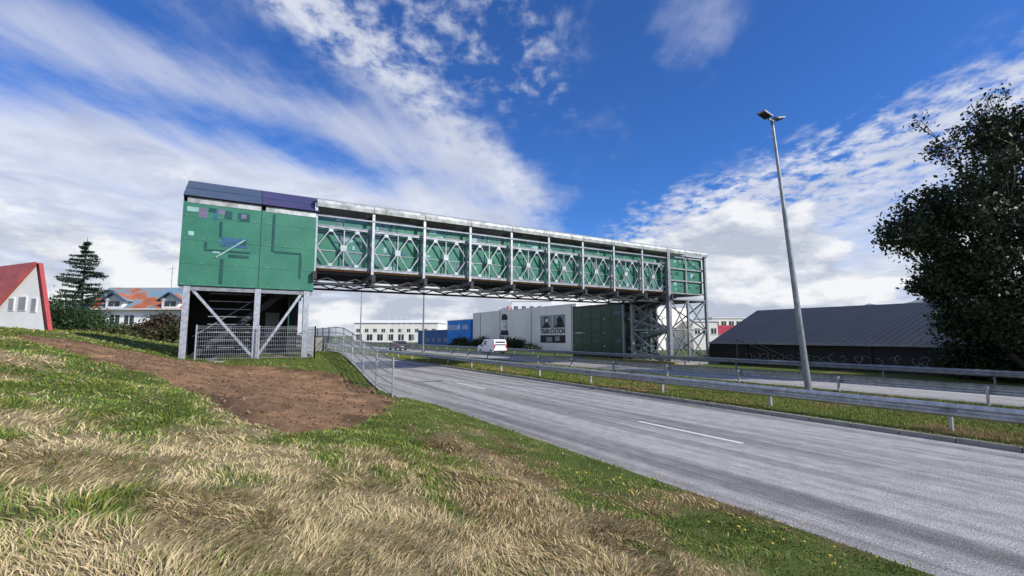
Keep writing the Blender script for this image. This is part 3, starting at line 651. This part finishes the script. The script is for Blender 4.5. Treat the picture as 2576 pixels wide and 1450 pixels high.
b.box((-39.5,58,7.6),(-38.7,58.8,8.9),'conc'); b.build("walls_and_roof",e)
e=empty("red_roofed_house",rot=(0,0,-YAW)); b=MB()
gp=[(-29.95,2.3),(-31.05,7.0),(-34.2,3.0),(-34.2,2.3)]
ex=Vector((-9,4.0,0)); D0=30
vs=[(r,D0,z) for r,z in gp]+[(r+ex.x,D0+ex.y,z) for r,z in gp]
b.add(vs,[(0,1,2,3),(4,7,6,5),(2,3,7,6)],'white')
def slab(a,c,k,th=.16,ov=.35):
    a=Vector((a[0],D0,a[1]));c=Vector((c[0],D0,c[1])); e2=ex.normalized(); dn=(c-a).normalized(); a2=a; c2=c+dn*.3
    nrm=dn.cross(e2).normalized(); nrm=nrm if nrm.z>0 else -nrm
    f0=-e2*ov; f1=ex+e2*ov; pts=[a2+f0,c2+f0,c2+f1,a2+f1]; pts=[p+nrm*.01 for p in pts]+[p+nrm*(th+.01) for p in pts]
    b.add(pts,[(0,3,2,1),(4,5,6,7),(0,1,5,4),(1,2,6,5),(2,3,7,6),(3,0,4,7)],k)
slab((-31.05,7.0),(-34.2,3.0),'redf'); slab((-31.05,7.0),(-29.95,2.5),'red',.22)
for (r,z,w,h) in ((-31.6,3.9,.5,.95),(-30.85,3.8,.35,.95),(-32.3,3.9,.35,.85)):
    b.box((r-w/2,D0-.04,z),(r+w/2,D0-.003,z+h),'white'); b.box((r-w/2+.05,D0-.06,z+.06),(r+w/2-.05,D0-.041,z+h-.06),'grey')
b.build("walls_and_roof",e)
e=empty("dark_warehouse"); b=MB()
b.box((36,-25,-.3),(60,26.6,1.7),'black')
vs=[(35.6,-25,1.75),(35.6,26.2,1.75),(48,29.4,5.0),(48,-25,5.0),(62,30,1.75),(62,-25,1.75)]
b.add(vs,[(0,3,2,1),(3,5,4,2)],'roofd'); b.add([(35.6,26.2,1.7),(48,29.4,4.95),(62,30,1.7)],[(0,1,2)],'galvd'); b.box((35.5,-25,1.62),(35.6,26.3,1.78),'galvd')
for y in np.arange(-20,26,4.3): b.box((35.9,y,-.3),(35.99,y+.15,1.6),'dark')
b.build("walls_and_roof",e)
b=MB()
for i in range(34):
    y=2+i*.62+random.uniform(-.2,.2); z=.40+random.uniform(-.05,.1); n_=random.choice([5,6,7]); ph=random.uniform(0,6)
    pr=[(y+.3+.34*math.cos(ph+t)*random.uniform(.4,1.2),z+.28+.28*math.sin(ph+t)*random.uniform(.4,1.2)) for t in np.linspace(0,random.uniform(3.5,6),n_)]
    for a,c in zip(pr[:-1],pr[1:]): b.beam((35.97,a[0],a[1]),(35.97,c[0],c[1]),.02,.03,'galvd' if i%3 else 'grey')
b.build("graffiti",e)
e=empty("handrail"); b=MB()
b.beam((34.5,20.5,1.1),(34.5,23,2.0),.05,.05,'dark'); b.beam((34.5,20.5,0),(34.5,20.5,1.1),.05,.05,'dark'); b.beam((34.5,23,0),(34.5,23,2.),.05,.05,'dark'); b.beam((34.5,18.6,.5),(34.5,21.5,1.8),.05,.05,'dark'); b.build("bars",e)
# ------------------------------------------------------------------ hills
def hill(name,az0,az1,dist,hs,c,seed):
    n=140; vs=[];az=np.linspace(math.radians(az0),math.radians(az1),n); rows=8; cc=[]
    prof=np.interp(np.linspace(0,1,n),np.linspace(0,1,len(hs)),hs); prof=np.convolve(np.pad(prof,6,mode='edge'),np.ones(13)/13,'valid')+(fbm(np.linspace(0,14,n),np.zeros(n),seed)-.5)*max(hs)*.12
    for r in range(rows):
        t=r/(rows-1)
        for i in range(n):
            dd=dist*(1+.25*t); z=max(-5,prof[i])*math.sin(t*math.pi/2)*1.25+ (fbm(np.array([i*.3]),np.array([r*1.3]),seed+3)[0]-.5)*max(hs)*.04*(t>0)
            vs.append((dd*math.sin(az[i]),dd*math.cos(az[i]),z)); q=fbm(np.array([i*.25]),np.array([r*.9]),seed+9)[0]; cc.append([k*(.75+.5*q) for k in c])
    idx=np.arange(n*rows).reshape(rows,n); q=np.stack([idx[:-1,:-1],idx[:-1,1:],idx[1:,1:],idx[1:,:-1]],-1).reshape(-1,4)
    npmesh(name,np.array(vs),q,'hill',np.array(cc),smooth=True)
hill("hills",56,95,3200,[0,60,115,175,225,240,235,220,200],(.27,.30,.30),3)
hill("hills",44,64,5200,[0,130,190,180,60],(.24,.30,.38),8)
# ------------------------------------------------------------------ vehicles
def vehicle(name,loc,paint,prof,wbase,width,wr,sidewin,rearwin):
    e=empty(name,loc=loc); b=MB()
    n=len(prof); hw=width/2
    def ins(z): return hw*(1-.10*max(0,(z-.95)))
    vs=[(-ins(z),y,z) for y,z in prof]+[(ins(z),y,z) for y,z in prof]
    b.add(vs,[tuple(range(n))[::-1],tuple(range(n,2*n))]+[(i,(i+1)%n,n+(i+1)%n,n+i) for i in range(n)],paint); b.build("body",e,bevel=.05)
    b=MB()
    for s in(-1,1):
        for poly in sidewin:
            ps=[(s*(ins(z)+.006),y,z) for y,z in poly]; b.add(ps,[tuple(range(len(ps)))],'winglass')
    (ya,za),(yb_,zb_)=rearwin; w=ins(za)*.82; b.add([(-w,ya-.012,za),(w,ya-.012,za),(w*.95,yb_-.012,zb_),(-w*.95,yb_-.012,zb_)],[(0,1,2,3)],'winglass')
    yr=min(y for y,z in prof)
    for s in(-1,1): b.box((s*(hw-.17),yr-.03,.85),(s*(hw-.04),yr+.05,1.25),'tail'); b.box((s*(hw+.0),max(y for y,z in prof)-1.35,1.0),(s*(hw+.18),max(y for y,z in prof)-1.2,1.18),'black')
    b.box((-.26,yr-.02,.55),(.26,yr+.02,.68),'paint'); b.box((-hw+.05,yr-.06,.32),(hw-.05,yr+.05,.52),'black'); b.box((-hw-.01,yr+.5,.3),(hw+.01,yr+3.2,.36),'black')
    b.build("windows_and_trim",e); b=MB()
    for y in wbase:
        for s in(-1,1):
            b.cyl((s*(hw-.2),y,wr),(s*(hw+.015),y,wr),wr,wr,'tyre',20); b.cyl((s*(hw+.012),y,wr),(s*(hw+.022),y,wr),wr*.62,wr*.55,'galv',12)
    b.build("wheels",e); return e
vehicle("white_van",(27.6,49.2,0),'vwhite',[(0,.32),(0,1.0),(.03,1.35),(.12,1.75),(.35,1.86),(2.7,1.86),(3.3,1.25),(4.25,1.05),(4.4,.75),(4.4,.32)],(.85,3.55),1.78,.32,[[(2.0,1.18),(2.85,1.18),(2.62,1.7),(2.0,1.7)]],((0.015,1.15),(.09,1.62)))
vehicle("dark_car",(22.4,71,0),'vdark',[(0,.3),(0,.9),(.25,1.05),(.75,1.46),(2.2,1.5),(3.1,1.0),(4.2,.85),(4.4,.6),(4.4,.3)],(.85,3.5),1.8,.32,[[(.7,1.02),(2.85,1.02),(2.2,1.4),(.95,1.38)]],((0.27,1.07),(.72,1.42)))
# ------------------------------------------------------------------ world
def dv(az,el):
    a,e_=math.radians(az),math.radians(el); return Vector((math.sin(a)*math.cos(e_),math.cos(a)*math.cos(e_),math.sin(e_)))
W=bpy.data.worlds.new("World"); S.world=W; W.use_nodes=True; nt=W.node_tree; nt.nodes.clear()
SUN_AZ=148; SUN_EL=34
sky=nt.nodes.new("ShaderNodeTexSky"); sky.sky_type='NISHITA'; sky.sun_disc=False; sky.sun_elevation=math.radians(SUN_EL); sky.sun_rotation=math.radians(SUN_AZ)
sky.air_density=1.0; sky.dust_density=.3; sky.ozone_density=2.5
tc_=nt.nodes.new("ShaderNodeTexCoord"); gen=tc_.outputs["Generated"]
def val(op,a,b_=None,c_=None):
    m=nt.nodes.new("ShaderNodeMath"); m.operation=op
    for i,q_ in enumerate((a,b_,c_)):
        if q_ is None: continue
        if isinstance(q_,(int,float)): m.inputs[i].default_value=q_
        else: L(nt,q_,m.inputs[i])
    return m.outputs[0]
def dot(n):
    v=nt.nodes.new("ShaderNodeVectorMath"); v.operation='DOT_PRODUCT'; L(nt,gen,v.inputs[0]); v.inputs[1].default_value=tuple(n); return v.outputs["Value"]
def mr(x,a,b_,c_=0,d_=1):
    m=nt.nodes.new("ShaderNodeMapRange"); m.interpolation_type='SMOOTHSTEP'; L(nt,x,m.inputs[0])
    for i,q_ in enumerate((a,b_,c_,d_)): m.inputs[i+1].default_value=q_
    return m.outputs[0]
def circle(p,q_):
    n=dv(*p).cross(dv(*q_)).normalized()
    if n.z>0: n=-n
    return dot(n)
def gauss(x,w): 
    t=val('DIVIDE',x,w); return val('POWER',2.718,val('MULTIPLY',val('MULTIPLY',t,t),-1))
def side(az): return dot(Vector((math.cos(math.radians(az)),-math.sin(math.radians(az)),0)))
sep=nt.nodes.new("ShaderNodeSeparateXYZ"); L(nt,gen,sep.inputs[0]); zc=val('MAXIMUM',sep.outputs[2],0.0)
den=val('ADD',zc,.10); px=val('DIVIDE',sep.outputs[0],den); py=val('DIVIDE',sep.outputs[1],den)
cmb=nt.nodes.new("ShaderNodeCombineXYZ"); L(nt,px,cmb.inputs[0]); L(nt,py,cmb.inputs[1])
def wn(scale,rotdeg,sc,detail,rough=.6,dist=0,loc=(0,0,0)):
    mp=nt.nodes.new("ShaderNodeMapping"); mp.inputs["Rotation"].default_value=(0,0,math.radians(rotdeg)); 
    mp2=nt.nodes.new("ShaderNodeMapping"); mp2.inputs["Scale"].default_value=sc; mp2.inputs["Location"].default_value=loc
    L(nt,cmb.outputs[0],mp.inputs[0]); L(nt,mp.outputs[0],mp2.inputs[0]); return noise(nt,scale,detail,rough,mp2.outputs[0],dist).outputs[0]
streak=wn(1.6,38,(1.6,.35,1),8,.6,.4)
soft=wn(1.1,38,(1,.6,1),5,.55,.2,(3,1,0))
puff=wn(13,38,(1,.8,1),4,.6,.2)
puffL=wn(3.2,0,(1,1,1),7,.62,.3,(5,2,0))
lineL=circle((-18.5,19),(36.3,14.5)); bandA=circle((-19,25.5),(31,18.5)); bandC=circle((6.7,33.4),(30.3,20)); lineR=circle((79.4,22.5),(41,13.5))
leftside=mr(side(38),.05,-.18); rightside=mr(side(38),.02,.16)
mL=val('MULTIPLY',mr(lineL,-.06,.05),leftside)
mA=val('MULTIPLY',gauss(bandA,.055),leftside)
mC=val('MULTIPLY',gauss(bandC,.045),leftside)
mTop=val('MULTIPLY',mr(bandA,-.1,-.3),mr(side(12),.05,-.3))
mMid=val('MULTIPLY',mr(bandA,-.05,-.2),val('MULTIPLY',mr(side(-2),-.02,.1),mr(side(40),.05,-.1)))
mR=val('MULTIPLY',gauss(val('SUBTRACT',lineR,.06),.075),rightside)
mRb=val('MULTIPLY',mr(lineR,.08,.14),rightside)
mW=gauss(val('SUBTRACT',1.0,dot(dv(53,34))),.004)
mLow=mr(sep.outputs[2],.24,.10)
bias=val('ADD',val('MULTIPLY',mL,.34),val('MULTIPLY',mA,.22))
bias=val('ADD',bias,val('MULTIPLY',mC,.17)); bias=val('ADD',bias,val('MULTIPLY',mR,.24)); bias=val('ADD',bias,val('MULTIPLY',mRb,.18)); bias=val('ADD',bias,val('MULTIPLY',mLow,.13)); bias=val('ADD',bias,val('MULTIPLY',mTop,.20)); bias=val('ADD',bias,val('MULTIPLY',mMid,.085)); bias=val('ADD',bias,val('MULTIPLY',mW,.11))
nz=val('ADD',val('MULTIPLY',streak,.45),val('MULTIPLY',soft,.22)); nz=val('ADD',nz,val('MULTIPLY',puffL,.33))
pw=val('ADD',val('ADD',val('MULTIPLY',mC,.6),val('MULTIPLY',mMid,.9)),val('MULTIPLY',mR,1.5)); nz=val('ADD',nz,val('MULTIPLY',val('SUBTRACT',puff,.5),val('MULTIPLY',pw,.70)))
dens=mr(val('ADD',nz,bias),.53,.84)
cmp=nt.nodes.new("ShaderNodeMapping"); cmp.inputs["Scale"].default_value=(1,1,2.4); L(nt,gen,cmp.inputs[0])
cu=noise(nt,4.2,7,.55,cmp.outputs[0],.1).outputs[0]; cu2=noise(nt,4.2,7,.55,None,.1)
cmo=nt.nodes.new("ShaderNodeMapping"); cmo.inputs["Scale"].default_value=(1,1,2.4); cmo.inputs["Location"].default_value=(0,0,.10); L(nt,gen,cmo.inputs[0]); L(nt,cmo.outputs[0],cu2.inputs["Vector"])
cub=mr(sep.outputs[2],.28,.12); cud=mr(val('ADD',cu,val('MULTIPLY',cub,.22)),.60,.67)
cud=val('MULTIPLY',cud,mr(sep.outputs[2],.34,.24))
rgb=nt.nodes.new("ShaderNodeMixRGB"); rgb.blend_type='MULTIPLY'; rgb.inputs[0].default_value=1; rgb.inputs[2].default_value=(.42,.84,1.55,1); L(nt,sky.outputs[0],rgb.inputs[1])
shade=ramp(nt,val('ADD',val('MULTIPLY',puffL,.6),val('MULTIPLY',soft,.4)),[(.38,(8.4,8.7,9.5)),(.62,(5.3,5.8,7.3))])
mixc=nt.nodes.new("ShaderNodeMixRGB"); L(nt,val('MULTIPLY',dens,.92),mixc.inputs[0]); L(nt,rgb.outputs[0],mixc.inputs[1]); L(nt,shade.outputs[0],mixc.inputs[2])
shade2=ramp(nt,val('ADD',val('SUBTRACT',cu2.outputs[0],cu),.5),[(.43,(9.4,9.5,9.7)),(.56,(4.9,5.4,6.5))])
mix2=nt.nodes.new("ShaderNodeMixRGB"); L(nt,val('MULTIPLY',cud,.9),mix2.inputs[0]); L(nt,mixc.outputs[0],mix2.inputs[1]); L(nt,shade2.outputs[0],mix2.inputs[2])
bg=nt.nodes.new("ShaderNodeBackground"); bg.inputs[1].default_value=.1; L(nt,mix2.outputs[0],bg.inputs[0]); wo=nt.nodes.new("ShaderNodeOutputWorld"); L(nt,bg.outputs[0],wo.inputs[0])
# sun
sd=bpy.data.lights.new("sun",'SUN'); sd.energy=5.0; sd.angle=math.radians(.5); sd.color=(1,.95,.87); so=bpy.data.objects.new("sun",sd); S.collection.objects.link(so)
so.rotation_euler=dv(SUN_AZ,SUN_EL).to_track_quat('Z','Y').to_euler()
